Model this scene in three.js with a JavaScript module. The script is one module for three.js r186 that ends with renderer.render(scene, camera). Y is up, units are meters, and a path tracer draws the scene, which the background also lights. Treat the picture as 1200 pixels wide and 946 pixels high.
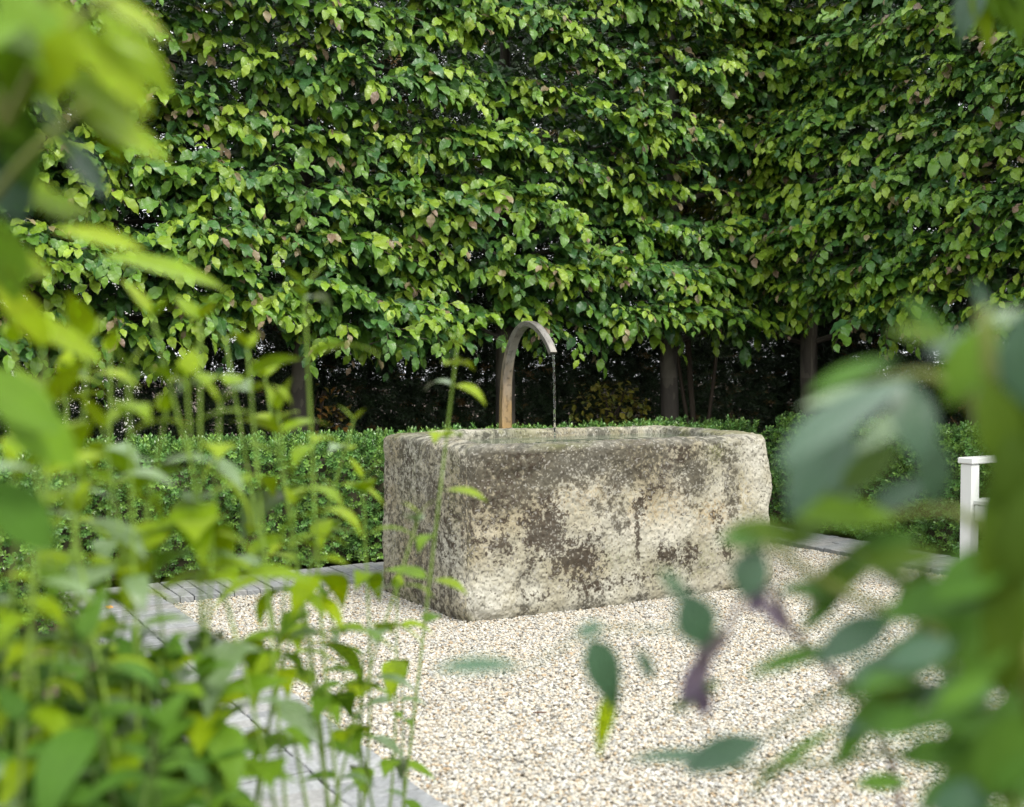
import * as THREE from 'three';
import { mergeGeometries } from 'three/addons/utils/BufferGeometryUtils.js';

// ---------------------------------------------------------------- camera, sky, sun, exposure
const scene = new THREE.Scene();
const FPX = 1320, EYE = 1.05, HORIZON = 430;
const camera = new THREE.PerspectiveCamera(2 * Math.atan(473 / FPX) * 180 / Math.PI, 1024 / 807, 0.05, 200);
camera.position.set(0, EYE, 0);
camera.rotation.x = -Math.atan((473 - HORIZON) / FPX);
camera.focus = 5.5;
camera.userData.fStop = 3.1;
const renderer = new THREE.WebGLRenderer({ antialias: true });
renderer.toneMapping = THREE.LinearToneMapping;
renderer.toneMappingExposure = 2.5;
renderer.shadowMap.enabled = true;

{ // thin bright overcast, a little brighter overhead and round the veiled sun
  const w = 128, h = 64, data = new Float32Array(w * h * 4);
  for (let j = 0; j < h; j++) for (let i = 0; i < w; i++) {
    const el = ((j + 0.5) / h - 0.5) * Math.PI;
    const k = el > 0 ? 0.95 + 0.2 * Math.sin(el) : 0.3;
    data.set([0.97 * k, 1.0 * k, 1.02 * k, 1], (j * w + i) * 4);
  }
  const sky = new THREE.DataTexture(data, w, h, THREE.RGBAFormat, THREE.FloatType);
  sky.mapping = THREE.EquirectangularReflectionMapping;
  sky.magFilter = THREE.LinearFilter; sky.minFilter = THREE.LinearFilter; sky.needsUpdate = true;
  scene.background = sky; scene.environment = sky;
}
const sun = new THREE.DirectionalLight(new THREE.Color(1, 0.955, 0.86), 1.5);
sun.position.set(4.5, 8.0, -1.2);
sun.target.position.set(0, 0, -5.5);
sun.castShadow = true;
sun.shadow.radius = 22;
sun.shadow.mapSize.set(2048, 2048);
Object.assign(sun.shadow.camera, { left: -9, right: 9, top: 9, bottom: -9, near: 0.5, far: 40 });
scene.add(sun, sun.target);

// ---------------------------------------------------------------- helpers
let seed = 20251;
function rnd() { seed = (seed + 0x6D2B79F5) | 0; let t = Math.imul(seed ^ (seed >>> 15), 1 | seed); t = (t + Math.imul(t ^ (t >>> 7), 61 | t)) ^ t; return ((t ^ (t >>> 14)) >>> 0) / 4294967296; }
const rr = (a, b) => a + (b - a) * rnd();
const pick = a => a[Math.floor(rnd() * a.length)];
const clamp = (x, a = 0, b = 1) => Math.min(b, Math.max(a, x));
const smooth = (a, b, x) => { const t = clamp((x - a) / (b - a)); return t * t * (3 - 2 * t); };
const mix = (a, b, t) => a + (b - a) * t;
const V3 = (x, y, z) => new THREE.Vector3(x, y, z);
const TAB = new Float32Array(4096); for (let i = 0; i < 4096; i++) TAB[i] = rnd();
const hsh = (x, y, z) => TAB[(Math.imul(x, 73856093) ^ Math.imul(y, 19349663) ^ Math.imul(z, 83492791)) >>> 7 & 4095];
function vn(x, y, z = 0) {
  const X = Math.floor(x), Y = Math.floor(y), Z = Math.floor(z);
  let a = x - X, b = y - Y, c = z - Z; a = a * a * (3 - 2 * a); b = b * b * (3 - 2 * b); c = c * c * (3 - 2 * c);
  const l = (p, q, t) => p + (q - p) * t;
  return l(l(l(hsh(X, Y, Z), hsh(X + 1, Y, Z), a), l(hsh(X, Y + 1, Z), hsh(X + 1, Y + 1, Z), a), b),
    l(l(hsh(X, Y, Z + 1), hsh(X + 1, Y, Z + 1), a), l(hsh(X, Y + 1, Z + 1), hsh(X + 1, Y + 1, Z + 1), a), b), c);
}
function fbm(x, y, z, o = 4) { let s = 0, a = 0.5, n = 0; for (let i = 0; i < o; i++) { s += a * vn(x, y, z); n += a; a *= 0.5; x = x * 2.03 + 11.7; y = y * 2.03 + 5.3; z = z * 2.03 + 3.1; } return s / n; }
const lin = (r, g, b) => new THREE.Color().setRGB(r, g, b);
const taken = {};
function numbered(n) { const k = taken[n] = (taken[n] ?? -1) + 1; return k ? `${n}_${String(k).padStart(3, '0')}` : n; }
function shade(o) { o.traverse(m => { if (m.isMesh) { m.castShadow = true; m.receiveShadow = true; } }); return o; }
function tag(o, label, category, group, kind) {
  o.userData = { ...o.userData, label, category };
  if (group) o.userData.group = group; if (kind) o.userData.kind = kind; return o;
}
function thing(name, label, category, pos = [0, 0, 0], turn = 0, group) {
  const o = new THREE.Group(); o.name = numbered(name); o.position.set(...pos); o.rotation.y = turn; scene.add(o);
  return tag(o, label, category, group);
}
function part(name, geo, mat, parent, label) { const m = new THREE.Mesh(geo, mat); m.name = name; m.castShadow = m.receiveShadow = true; parent.add(m); if (label) m.userData.label = label; return m; }
function struct(name, geo, mat) { const m = new THREE.Mesh(geo, mat); m.name = numbered(name); m.userData.kind = 'structure'; m.receiveShadow = m.castShadow = true; scene.add(m); return m; }
function copies(name, geo, mat, list, parent) {   // list of {m: Matrix4, c: Color}
  const im = new THREE.InstancedMesh(geo, mat, list.length); im.name = name;
  list.forEach((e, i) => { im.setMatrixAt(i, e.m); im.setColorAt(i, e.c); });
  im.userData.kind = 'stuff'; im.castShadow = im.receiveShadow = true; parent.add(im); return im;
}
// a pixel of the 1200 x 946 photograph at a depth in metres
const at = (px, py, z) => V3((px - 600) / FPX * z, EYE - (py - HORIZON) / FPX * z, -z);
// court frame: u runs along the back edge of the gravel (right and away), v along its left edge (right and towards the camera)
const GL = [-1.5316, 4.955], CA = 30.5 * Math.PI / 180, cu = Math.cos(CA), su = Math.sin(CA);
const ct = (u, v, y = 0) => V3(GL[0] + u * cu + v * su, y, -(GL[1] + u * su - v * cu));
const Udir = V3(cu, 0, -su), Vdir = V3(su, 0, cu);
const TURN = CA;                                // rotation.y that turns local x to u and local z to v
const M4 = () => new THREE.Matrix4();
function basisZ(dir, up) {                      // z along dir, y as near to up as can be
  const z = dir.clone().normalize(), x = V3(0, 0, 0).crossVectors(up, z);
  if (x.lengthSq() < 1e-6) x.set(1, 0, 0); x.normalize();
  return [x, V3(0, 0, 0).crossVectors(z, x), z];
}
function placed(pos, dir, up, s) { const [x, y, z] = basisZ(dir, up); return M4().makeBasis(x.multiplyScalar(s), y.multiplyScalar(s), z.multiplyScalar(s)).setPosition(pos); }
function inFrame(p, mx = 40) { const z = -p.z; if (z < 0.1) return false; const x = 600 + p.x / z * FPX, y = HORIZON - (p.y - EYE) / z * FPX; return x > -mx && x < 1200 + mx && y > -mx && y < 946 + mx; }

function tube(pts, radii, sides = 6, caps = true) {
  const c = new THREE.CatmullRomCurve3(pts), n = (pts.length - 1) * 4, pos = [], idx = [], uv = [];
  let N = V3(1, 0, 0), len = 0, last = null;
  for (let i = 0; i <= n; i++) {
    const t = i / n, p = c.getPoint(t), T = c.getTangent(t);
    if (last) len += p.distanceTo(last); last = p;
    N.sub(T.clone().multiplyScalar(N.dot(T))); if (N.lengthSq() < 1e-6) N = V3(0, 0, 1).sub(T.clone().multiplyScalar(T.z)); N.normalize();
    const B = V3(0, 0, 0).crossVectors(T, N), k = t * (radii.length - 1), r = mix(radii[Math.floor(k)], radii[Math.min(radii.length - 1, Math.floor(k) + 1)], k % 1);
    for (let j = 0; j < sides; j++) { const a = j / sides * 6.28318; pos.push(p.x + (N.x * Math.cos(a) + B.x * Math.sin(a)) * r, p.y + (N.y * Math.cos(a) + B.y * Math.sin(a)) * r, p.z + (N.z * Math.cos(a) + B.z * Math.sin(a)) * r); uv.push(j / sides, len); }
    if (i) for (let j = 0; j < sides; j++) { const a = (i - 1) * sides + j, b = (i - 1) * sides + (j + 1) % sides; idx.push(a, b, b + sides, a, b + sides, a + sides); }
  }
  if (caps) { const e = n * sides; for (let j = 1; j < sides - 1; j++) { idx.push(0, j + 1, j); idx.push(e, e + j, e + j + 1); } }
  const g = new THREE.BufferGeometry(); g.setAttribute('position', new THREE.Float32BufferAttribute(pos, 3)); g.setAttribute('uv', new THREE.Float32BufferAttribute(uv, 2)); g.setIndex(idx); g.computeVertexNormals(); return g;
}
function box(w, h, d, c = 0.004) {              // box with chamfered edges, base at y = 0
  const s = new THREE.Shape(), a = w / 2 - c, b = d / 2 - c;
  s.moveTo(-a, -b); s.lineTo(a, -b); s.lineTo(a, b); s.lineTo(-a, b); s.closePath();
  const g = new THREE.ExtrudeGeometry(s, { depth: h - 2 * c, bevelEnabled: true, bevelThickness: c, bevelSize: c, bevelSegments: 1 });
  g.translate(0, 0, c); g.rotateX(-Math.PI / 2); return g;
}
// leaf: base at the origin, blade along +z, upper side +y
function leafGeo({ L = 1, W = 0.6, rows = 8, prof, fold = 0.25, droop = 0.6, wave = 0, waveN = 4, petiole = 0.1, twist = 0 }) {
  const pos = [], uv = [], idx = []; let y = 0, z = 0;
  for (let i = 0; i <= rows; i++) {
    const t = i / rows, th = -0.12 + droop * t;
    if (i) { z += Math.cos(th) * L / rows; y -= Math.sin(th) * L / rows; }
    const w = Math.max(prof(t) * W / 2, i ? 0.004 * L : 0.012 * L), tw = twist * t;
    for (let j = -2; j <= 2; j++) {
      const x = j / 2 * w, e = Math.abs(j) / 2;
      const yy = fold * Math.abs(x) - fold * 0.55 * x * x / (W / 2) + wave * L * e * Math.sin(t * waveN * 6.283 + (j > 0 ? 0.8 : 2.6));
      pos.push(x * Math.cos(tw) - yy * Math.sin(tw), y + yy * Math.cos(tw) + x * Math.sin(tw), z); uv.push(0.5 + j / 4, t);
    }
    if (i) for (let j = 0; j < 4; j++) { const a = (i - 1) * 5 + j; idx.push(a, a + 6, a + 1, a, a + 5, a + 6); }
  }
  for (let k = 2; k < pos.length; k += 3) pos[k] += petiole * L;
  const n = pos.length / 3, r = 0.012 * L; pos.push(-r, 0, 0, r, 0, 0, r, 0, petiole * L, -r, 0, petiole * L); uv.push(.49, 0, .51, 0, .51, .02, .49, .02); idx.push(n, n + 2, n + 1, n, n + 3, n + 2);
  const g = new THREE.BufferGeometry(); g.setAttribute('position', new THREE.Float32BufferAttribute(pos, 3)); g.setAttribute('uv', new THREE.Float32BufferAttribute(uv, 2)); g.setIndex(idx); g.computeVertexNormals(); return g;
}
const pointed = t => Math.pow(Math.sin(Math.PI * Math.pow(clamp(t), 0.92)), 0.85) * (1 - 0.22 * smooth(.62, .95, t)) * (1 + 0.05 * Math.sin(t * 26));
const ovate = t => Math.pow(Math.sin(Math.PI * Math.pow(clamp(t), 0.84)), 0.85);
const obovate = t => Math.pow(Math.sin(Math.PI * Math.pow(clamp(t), 1.12)), 0.72) * (1 + 0.07 * Math.sin(t * 22));
const lance = t => Math.pow(Math.sin(Math.PI * Math.pow(clamp(t), 0.62)), 1.05);
const ellip = t => Math.pow(Math.sin(Math.PI * clamp(t)), 0.85);

function tex(w, h, f, srgb = true, repeat = true) {
  const d = new Uint8Array(w * h * 4);
  for (let j = 0; j < h; j++) for (let i = 0; i < w; i++) { const c = f(i / w, j / h, i, j), o = (j * w + i) * 4; for (let k = 0; k < 3; k++) { let x = clamp(c[k]); if (srgb) x = x <= 0.0031308 ? 12.92 * x : 1.055 * Math.pow(x, 1 / 2.4) - 0.055; d[o + k] = 255 * x; } d[o + 3] = 255; }
  const t = new THREE.DataTexture(d, w, h); if (srgb) t.colorSpace = THREE.SRGBColorSpace; t.magFilter = THREE.LinearFilter; t.minFilter = THREE.LinearMipmapLinearFilter; t.generateMipmaps = true;
  if (repeat) t.wrapS = t.wrapT = THREE.RepeatWrapping; t.needsUpdate = true; return t;
}
// leaf tissue: paler midrib and side veins on a mottled blade
const vein = (u, t) => { const d = Math.abs(u - 0.5) * 2, mid = Math.exp(-Math.pow(d / 0.05, 2)), s = (t - d * 0.42) * 7.5, side = Math.exp(-Math.pow(((s % 1) + 1.5) % 1 - 0.5, 2) / 0.006) * smooth(1, 0.4, d); return Math.max(mid, side * 0.6); };
const leafMap = tex(64, 128, (u, t) => { const v = vein(u, t), n = 0.8 + 0.2 * fbm(u * 5, t * 9, 2, 3); return [n + 0.25 * v, n + 0.16 * v, n + 0.12 * v]; }, true, false);
const leafBump = tex(64, 128, (u, t) => { const v = 1 - vein(u, t); return [v, v, v]; }, false, false);
function leafMat(c, o = {}) {
  return new THREE.MeshPhysicalMaterial({ color: c, map: leafMap, bumpMap: leafBump, bumpScale: o.bump ?? 0.0012, roughness: o.rough ?? 0.46, specularIntensity: o.spec ?? 0.9, transmission: o.tr ?? 0.32, thickness: 0, side: THREE.DoubleSide, ior: 1.45 });
}
const mat = (c, rough = 0.9, o = {}) => new THREE.MeshStandardMaterial({ color: c, roughness: rough, ...o });

// ---------------------------------------------------------------- ground, gravel, pavers
{
  const soil = tex(512, 512, (u, v) => { const n = fbm(u * 40, v * 40, 1, 4), m = fbm(u * 6, v * 6, 7, 3), k = 0.35 + 1.1 * n * n + 0.3 * m; return [0.085 * k, 0.056 * k, 0.036 * k]; });
  soil.repeat.set(60, 60);
  const g = new THREE.PlaneGeometry(120, 120, 1, 1); g.rotateX(-Math.PI / 2); g.translate(0, -0.03, -20);
  struct('ground', g, mat(0xffffff, 1, { map: soil }));
  const base = new THREE.PlaneGeometry(3.56, 3.56); base.rotateX(-Math.PI / 2); base.translate(1.77, 0, 1.77);
  const gt = tex(256, 256, (u, v) => { const n = vn(u * 90, v * 90, 4), k = 0.2 + 0.5 * n; return [0.72 * k, 0.63 * k, 0.5 * k]; });
  gt.repeat.set(3, 3);
  const gb = struct('gravel_bed', base, mat(0xffffff, 1, { map: gt }));
  gb.position.copy(ct(0, 0, -0.012)); gb.rotation.y = TURN;
}
const TR = { L: 1.715, W: 0.85, H: 0.737, a: 30.5 * Math.PI / 180, near: [-0.197, 4.530] };
TR.l = [Math.cos(TR.a), Math.sin(TR.a)]; TR.w = [-Math.sin(TR.a), Math.cos(TR.a)];
const trPos = (s, w, y = 0) => V3(TR.near[0] + s * TR.l[0] + w * TR.w[0], y, -(TR.near[1] + s * TR.l[1] + w * TR.w[1]));
{ // loose gravel: small broken stones, cream, tan, grey
  const g = new THREE.IcosahedronGeometry(1, 0), p = g.attributes.position, seen = {};
  for (let i = 0; i < p.count; i++) { const k = [p.getX(i), p.getY(i), p.getZ(i)].map(x => x.toFixed(3)).join(); const f = seen[k] ??= [rr(.75, 1.15), rr(.55, .8), rr(.7, 1.1)]; p.setXYZ(i, p.getX(i) * f[0], p.getY(i) * f[1], p.getZ(i) * f[2]); }
  g.computeVertexNormals();
  const pal = [[.70, .63, .52], [.76, .72, .63], [.80, .78, .72], [.61, .54, .43], [.56, .41, .25], [.66, .54, .38], [.45, .43, .39], [.56, .55, .52], [.27, .25, .22], [.74, .67, .54]];
  const wts = [16, 18, 16, 10, 5, 8, 7, 8, 4, 14], cum = []; wts.reduce((a, b, i) => cum[i] = a + b, 0); const tot = cum.at(-1);
  const list = [], q = new THREE.Quaternion(), e = new THREE.Euler();
  for (let n = 0; n < 380000 && list.length < 260000; n++) {
    const u = rr(0.004, 3.536), v = rr(0.004, 3.53), P = ct(u, v);
    const z = -P.z, px = P.x / z * FPX; if (z < 2.2 || px < -640 || px > 700) continue;
    const dx = P.x - TR.near[0], dz = -P.z - TR.near[1], s = dx * TR.l[0] + dz * TR.l[1], w = dx * TR.w[0] + dz * TR.w[1];
    if (s > 0.04 && s < TR.L - 0.04 && w > 0.04 && w < TR.W - 0.04) continue;
    const r = rr(0.0034, 0.0068) * (rnd() < 0.04 ? 1.5 : 1);
    P.y = rr(-0.010, 0.002) + 0.004 * vn(u * 9, v * 9);
    const k = rnd() * tot, c = pal[cum.findIndex(x => k < x)], t = rr(.50, .64);
    q.setFromEuler(e.set(rr(-.6, .6), rr(0, 6.28), rr(-.6, .6)));
    list.push({ m: M4().compose(P, q, V3(r * rr(.8, 1.4), r * rr(.7, 1), r)), c: lin(c[0] * t, c[1] * t, c[2] * t) });
  }
  const im = copies('gravel', g, mat(0xffffff, 0.85), list, scene);
  tag(im, 'loose cream and tan gravel covering the court', 'gravel', null, 'stuff');
}
{ // borders of narrow clay pavers, two rows deep
  const pt = tex(256, 256, (u, v) => { const n = fbm(u * 24, v * 24, 3, 4), m = fbm(u * 3, v * 3, 9, 3), k = 0.6 + 0.5 * n + 0.25 * (m - .5); return [k, k, k]; });
  pt.repeat.set(4, 4);
  const pb = tex(256, 256, (u, v) => { const n = fbm(u * 30, v * 30, 5, 4); return [n, n, n]; }, false); pb.repeat.set(4, 4);
  const mats = [[.255, .262, .262], [.235, .242, .245], [.275, .28, .278], [.255, .253, .245], [.215, .222, .226]].map(c => mat(lin(...c), 0.82, { map: pt, bumpMap: pb, bumpScale: 0.003 }));
  const geos = [0, 1, 2, 3].map(k => { const g = box(0.1925 - 0.002 * (k % 2), 0.075, 0.0578 - 0.001 * (k % 3), 0.003), p = g.attributes.position; for (let i = 0; i < p.count; i++) if (p.getY(i) > .05) p.setY(i, p.getY(i) + 0.0035 * (vn(p.getX(i) * 20 + k * 7, p.getZ(i) * 20, k) - .5)); g.translate(0, -0.05, 0); const uv = g.attributes.uv; for (let i = 0; i < uv.count; i++) uv.setXY(i, p.getX(i) + k * .31, p.getZ(i) + p.getY(i) + k * .17); return g; });
  const joint = mat(lin(.075, .066, .05), 1);
  function border(u0, v0, len, alongU) {
    const w = alongU ? len : 0.395, d = alongU ? 0.395 : len;
    const bed = new THREE.BoxGeometry(w, 0.03, d); bed.translate(0, -0.019, 0);
    const b = struct('paver_border', bed, joint);
    b.position.copy(ct(u0 + w / 2, v0 + d / 2, 0)); b.rotation.y = TURN;
    const n = Math.floor(len / 0.0605);
    for (let i = 0; i < n; i++) for (let r = 0; r < 2; r++) {
      const m = part('paver', geos[Math.floor(rnd() * 4)], pick(mats), b), a = -len / 2 + (i + .5) * len / n + rr(-.0015, .0015), c = (r - .5) * 0.197 + rr(-.003, .003);
      if (alongU) { m.position.set(a, rr(-.002, .002), c); m.rotation.y = Math.PI / 2 + rr(-.012, .012); } else { m.position.set(c, rr(-.002, .002), a); m.rotation.y = rr(-.012, .012) + (rnd() < .5 ? Math.PI : 0); }
      m.rotation.z = rr(-.008, .008);
    }
  }
  border(-0.397, -0.395, 3.9, false);
  border(0.002, -0.395, 3.536, true);
  border(3.542, -0.395, 2.9, false);
}
console.log('ground done');

// ---------------------------------------------------------------- stone trough
{
  // sweep of the wall profile round a rounded rectangle; s runs from the near corner along the long front face
  const { L, W, H } = TR, R = 0.075;
  const NP = 460, prof = [];
  const rim = 0.105;
  for (let i = 0; i <= 66; i++) prof.push([0, H * 0.955 * i / 66]);                                     // outer face
  for (let i = 1; i <= 10; i++) { const a = i / 10 * Math.PI / 2; prof.push([0.032 * (1 - Math.cos(a)), H * 0.955 + 0.0315 * Math.sin(a)]); }
  for (let i = 1; i <= 12; i++) prof.push([0.032 + (rim - 0.05) * i / 12, H]);
  for (let i = 1; i <= 6; i++) { const a = i / 6 * Math.PI / 2; prof.push([rim - 0.018 + 0.018 * Math.sin(a), H - 0.018 * (1 - Math.cos(a))]); }
  for (let i = 1; i <= 14; i++) prof.push([rim + 0.012 * i / 14, H - 0.018 - 0.25 * i / 14]);
  const per = 2 * (L + W), plen = [0]; for (let i = 1; i < prof.length; i++) plen.push(plen[i - 1] + Math.hypot(prof[i][0] - prof[i - 1][0], prof[i][1] - prof[i - 1][1]));
  const total = plen.at(-1);
  // point on the rectangle inset by d, with its outward direction; d is scaled on the short ends, where the walls are thicker
  function ring(t, d) {
    const q = (t % 1) * per; let x, z, nx = 0, nz = 0;
    const de = d * 1.55, dl = d;
    const clampC = (p, len) => p / len;
    if (q < L) { const k = clampC(q, L); x = mix(de, L - de, k); z = dl; nz = -1; }
    else if (q < L + W) { const k = clampC(q - L, W); x = L - de; z = mix(dl, W - dl, k); nx = 1; }
    else if (q < 2 * L + W) { const k = clampC(q - L - W, L); x = mix(L - de, de, k); z = W - dl; nz = 1; }
    else { const k = clampC(q - 2 * L - W, W); x = de; z = mix(W - dl, dl, k); nx = -1; }
    const r = R + (d > 0.05 ? 0.05 : 0);
    const x0 = de + r, x1 = L - de - r, z0 = dl + r, z1 = W - dl - r, cx = clamp(x, x0, x1), cz = clamp(z, z0, z1);
    const ox = x - cx, oz = z - cz;
    if (Math.abs(ox) > 1e-6 && Math.abs(oz) > 1e-6) { const l = Math.hypot(ox, oz); nx = ox / l; nz = oz / l; x = cx + nx * r; z = cz + nz * r; }
    return [x, z, nx, nz];
  }
  const pos = [], uv = [], idx = [], np = prof.length;
  for (let i = 0; i <= NP; i++) for (let j = 0; j < np; j++) {
    const [d, y] = prof[j], [x, z, nx, nz] = ring(i / NP, d);
    let a = fbm(x * 2.6 + 3, y * 3.2, z * 2.6, 3) - 0.5, b = fbm(x * 13, y * 13, z * 13, 3) - 0.5, c = fbm(x * 46, y * 46, z * 46, 2) - 0.5;
    const nearC = smooth(.16, 0, Math.abs(x) + Math.abs(z)) * (.35 + 1.3 * vn(y * 9, 4)) * .016 + smooth(.10, 0, Math.abs(L - x) + Math.abs(z)) * vn(y * 11, 8) * .016; const chip = nearC + smooth(0.62, 0.85, fbm(x * 7 + 9, y * 7, z * 7, 2)) * 0.012;
    const outer = j < 78 ? 1 : 0.5, o = (a * 0.034 + b * 0.009 + c * 0.009) * outer - chip * outer;
    const up = j >= 66 && j < 98 ? 1 : 0;
    const under = j < 6 ? -0.018 * (1 - j / 6) ** 2 : 0;
    const belly = nx > 0.5 ? 0.016 * Math.sin(y * 14 + 1) : 0;
    const tap = (y / H) * 0.008, tilt = smooth(.25, .7, y) * (0.014 * clamp(z / W) - 0.004);
    const sgn = j > 98 ? -1 : 1;
    pos.push(x + nx * (o * sgn + under - tap + belly), y + tilt + up * ((fbm(x * 2.2 + 20, z * 2.2, 1, 3) - 0.5) * 0.03 + b * 0.012 + c * 0.008), z + nz * (o * sgn + under - tap));
    uv.push(i / NP, plen[j] / total);
  }
  for (let i = 0; i < NP; i++) for (let j = 0; j < np - 1; j++) { const a = i * np + j, b = a + np; idx.push(a, b, b + 1, a, b + 1, a + 1); }
  const g = new THREE.BufferGeometry(); g.setAttribute('position', new THREE.Float32BufferAttribute(pos.map((v, k) => k % 3 === 2 ? -v : v), 3)); g.setAttribute('uv', new THREE.Float32BufferAttribute(uv, 2)); g.setIndex(idx); g.computeVertexNormals();
  { // weld the seam's normals
    const n = g.attributes.normal; for (let j = 0; j < np; j++) { const a = j, b = NP * np + j, v = V3(n.getX(a) + n.getX(b), n.getY(a) + n.getY(b), n.getZ(a) + n.getZ(b)).normalize(); n.setXYZ(a, v.x, v.y, v.z); n.setXYZ(b, v.x, v.y, v.z); }
  }
  // weathered limestone: cream stone, grey lichen crust on the upper half, brown lichen patches, drips, moss, ochre
  const TW = 2048, TH = 512;
  const mixc = (c, d, t) => { t = clamp(t); return [mix(c[0], d[0], t), mix(c[1], d[1], t), mix(c[2], d[2], t)]; };
  const blob = (s, h, cs, ch, rs, rh) => Math.exp(-(((s - cs) / rs) ** 2 + ((h - ch) / rh) ** 2));
  const cmap = tex(TW, TH, (uu, vv) => {
    const s = uu * per, h = vv * total;             // metres round and up the profile
    const n1 = fbm(s * 3.2, h * 4.2, 1, 4), n2 = fbm(s * 9, h * 11, 5, 4), n3 = fbm(s * 34, h * 38, 8, 3), n4 = vn(s * 120, h * 130, 3), n5 = fbm(s * 75, h * 75, 12, 2);
    let c = mixc([.49, .45, .33], [.63, .60, .49], smooth(.35, .7, n2)); c = mixc(c, [.40, .33, .195], smooth(.46, .68, n1) * .6);
    const sf = s < L + .3 ? s : s - per, ew = smooth(.06, -.06, sf + (n2 - .5) * .16) * (s < L + W || s > per - W - .1 ? 1 : 0);
    let dark = 0, brown = 0, olive = 0, ochre = 0, pale = 0;
    if (sf > -.15 && s < L + .2 || s > per - .15) {
      const S = (.98 - Math.sqrt(Math.max(.02, .9604 - .3 * sf))) / .15, h0 = h - .035 - .03 * S;
      dark = smooth(.33, .60, h0 + (n1 - .5) * .34 + (n2 - .5) * .16) * smooth(1.8, 1.05, S + (n1 - .5) * .6) * .95;
      dark = Math.max(dark, 1.05 * blob(S, h0, 1.38, .49, .14, .15), .75 * blob(S, h0, 1.0, .56, .25, .12), 1.0 * blob(S, h0, .33, .55, .16, .13), .8 * smooth(.57, .67, h0 + (n2 - .5) * .16) * smooth(1.7, 1.35, S), .62 * smooth(.2, .02, S + (n2 - .5) * .2) * smooth(.1, .3, h0), .62 * smooth(.52, .70, fbm(S * 6, h * 5, 17, 3)));
      brown = Math.max(1.0 * blob(S, h0, .42, .31, .17, .14), blob(S, h0, .58, .17, .18, .10), .85 * blob(S, h0, .2, .28, .09, .11), 1.05 * blob(S, h0, .96, .25, .022, .13), .75 * blob(S, h0, .98, .38, .05, .10), 1.0 * blob(S, h0, 1.17, .13, .11, .05), .95 * blob(S, h0, 1.33, .12, .09, .055), .85 * blob(S, h0, 1.62, .11, .08, .07), .62 * blob(S, h0, .8, .05, .6, .045), .6 * blob(S, h0, 1.55, .25, .06, .12), .45 * smooth(.55, .7, n1));
      olive = Math.max(1.0 * blob(S, h0, 1.55, .585, .18, .08), .65 * blob(S, h0, .72, .16, .25, .08), .7 * blob(S, h0, 1.3, .08, .3, .09), .55 * blob(S, h0, .3, .56, .22, .10), .5 * blob(S, h0, 1.8, .2, .12, .2), .35 * blob(S, h0, .1, .6, .1, .1), .42 * smooth(.48, .66, fbm(S * 4, h0 * 5, 31, 3)) * smooth(.3, .5, h0));
      ochre = Math.max(.9 * blob(S, h0, 1.52, .31, .18, .09), .65 * blob(S, h0, 1.1, .38, .35, .12), .5 * blob(S, h0, .6, .45, .5, .1), .6 * blob(S, h0, 1.75, .36, .12, .14));
      pale = Math.max(.9 * blob(S, h0, .82, .24, .2, .1), .9 * blob(S, h0, 1.18, .56, .07, .11), .9 * blob(S, h0, 1.56, .40, .11, .06), .85 * blob(S, h0, .08, .05, .18, .07), .75 * blob(S, h0, 1.87, .55, .1, .16), .6 * blob(S, h0, 1.15, .25, .2, .06));
    } else { dark = .35 * smooth(.4, .6, n1); olive = .2 * n2; }
    const eD = .46 + .5 * (n1 - .45) + .3 * smooth(.4, .65, fbm(s * 24, h * 3.5, 4, 3)) - .1, eO = .75 * smooth(.46, .7, fbm(s * 9, h * 1.6, 9, 3)) + .6 * smooth(.1, .0, h), eB = .4 * smooth(.5, .7, n2);
    dark = mix(dark, eD, ew); olive = mix(olive, eO, ew); brown = mix(brown, eB, ew); ochre *= 1 - ew; pale *= 1 - ew * .7;
    const top = smooth(H * .94, H * .99, h);
    const n6 = vn(s * 210, h * 210, 21);
    const grain = (n5 - .5) * 1.6 + (n4 - .5) * .95 + (n3 - .5) * .9 + (n6 - .5) * .6;
    c = mixc(c, [.76, .73, .63], pale * smooth(.1, .6, .5 + grain) * .85);
    c = mixc(c, [.40, .255, .075], ochre * smooth(.2, .8, .5 + grain + (n2 - .5)) * .75);
    c = mixc(c, [.14, .15, .035], olive * smooth(.15, .8, .5 + grain * .8) * .9);
    c = mixc(c, [.078, .067, .045], smooth(.26, .72, dark * .86 + grain * .62 + (n2 - .5) * .25) * .9);
    c = mixc(c, [.055, .038, .022], smooth(.40, .62, brown * .84 + grain * .55 + (n2 - .5) * .3) * .93);
    c = mixc(c, [.13, .14, .04], top * .55 * smooth(.45, .65, fbm(s * 5, h * 9, 41, 3))); c = mixc(c, [.36, .34, .29], top * .4 * smooth(.3, .6, n2)); c = mixc(c, [.10, .095, .07], top * smooth(.48, .66, .5 * n3 + .5 * n2) * .85);
    c = mixc(c, [.80, .77, .68], smooth(.75, .92, n4) * .45 * (1 - .4 * brown));        // pale grains
    c = mixc(c, [.045, .04, .03], smooth(.28, .12, n4) * .6);                          // pits
    { const k = .68 + .44 * n5 + .2 * n6; c = c.map(x => x * k); }
    return c.map(x => x * .60);
  }, true, false);
  cmap.wrapS = THREE.RepeatWrapping;
  const bmap = tex(1024, 256, (uu, vv) => { const s = uu * per, h = vv * total; const k = .5 * fbm(s * 40, h * 40, 2, 3) + .5 * vn(s * 95, h * 95, 6); return [k, k, k]; }, false, false);
  const stone = mat(0xffffff, 0.95, { map: cmap, bumpMap: bmap, bumpScale: 0.010 });
  const t = thing('stone_trough', 'weathered limestone water trough with lichen stains standing on gravel', 'trough', trPos(0, 0, -0.006).toArray(), TR.a);
  part('basin', g, stone, t);
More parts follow.
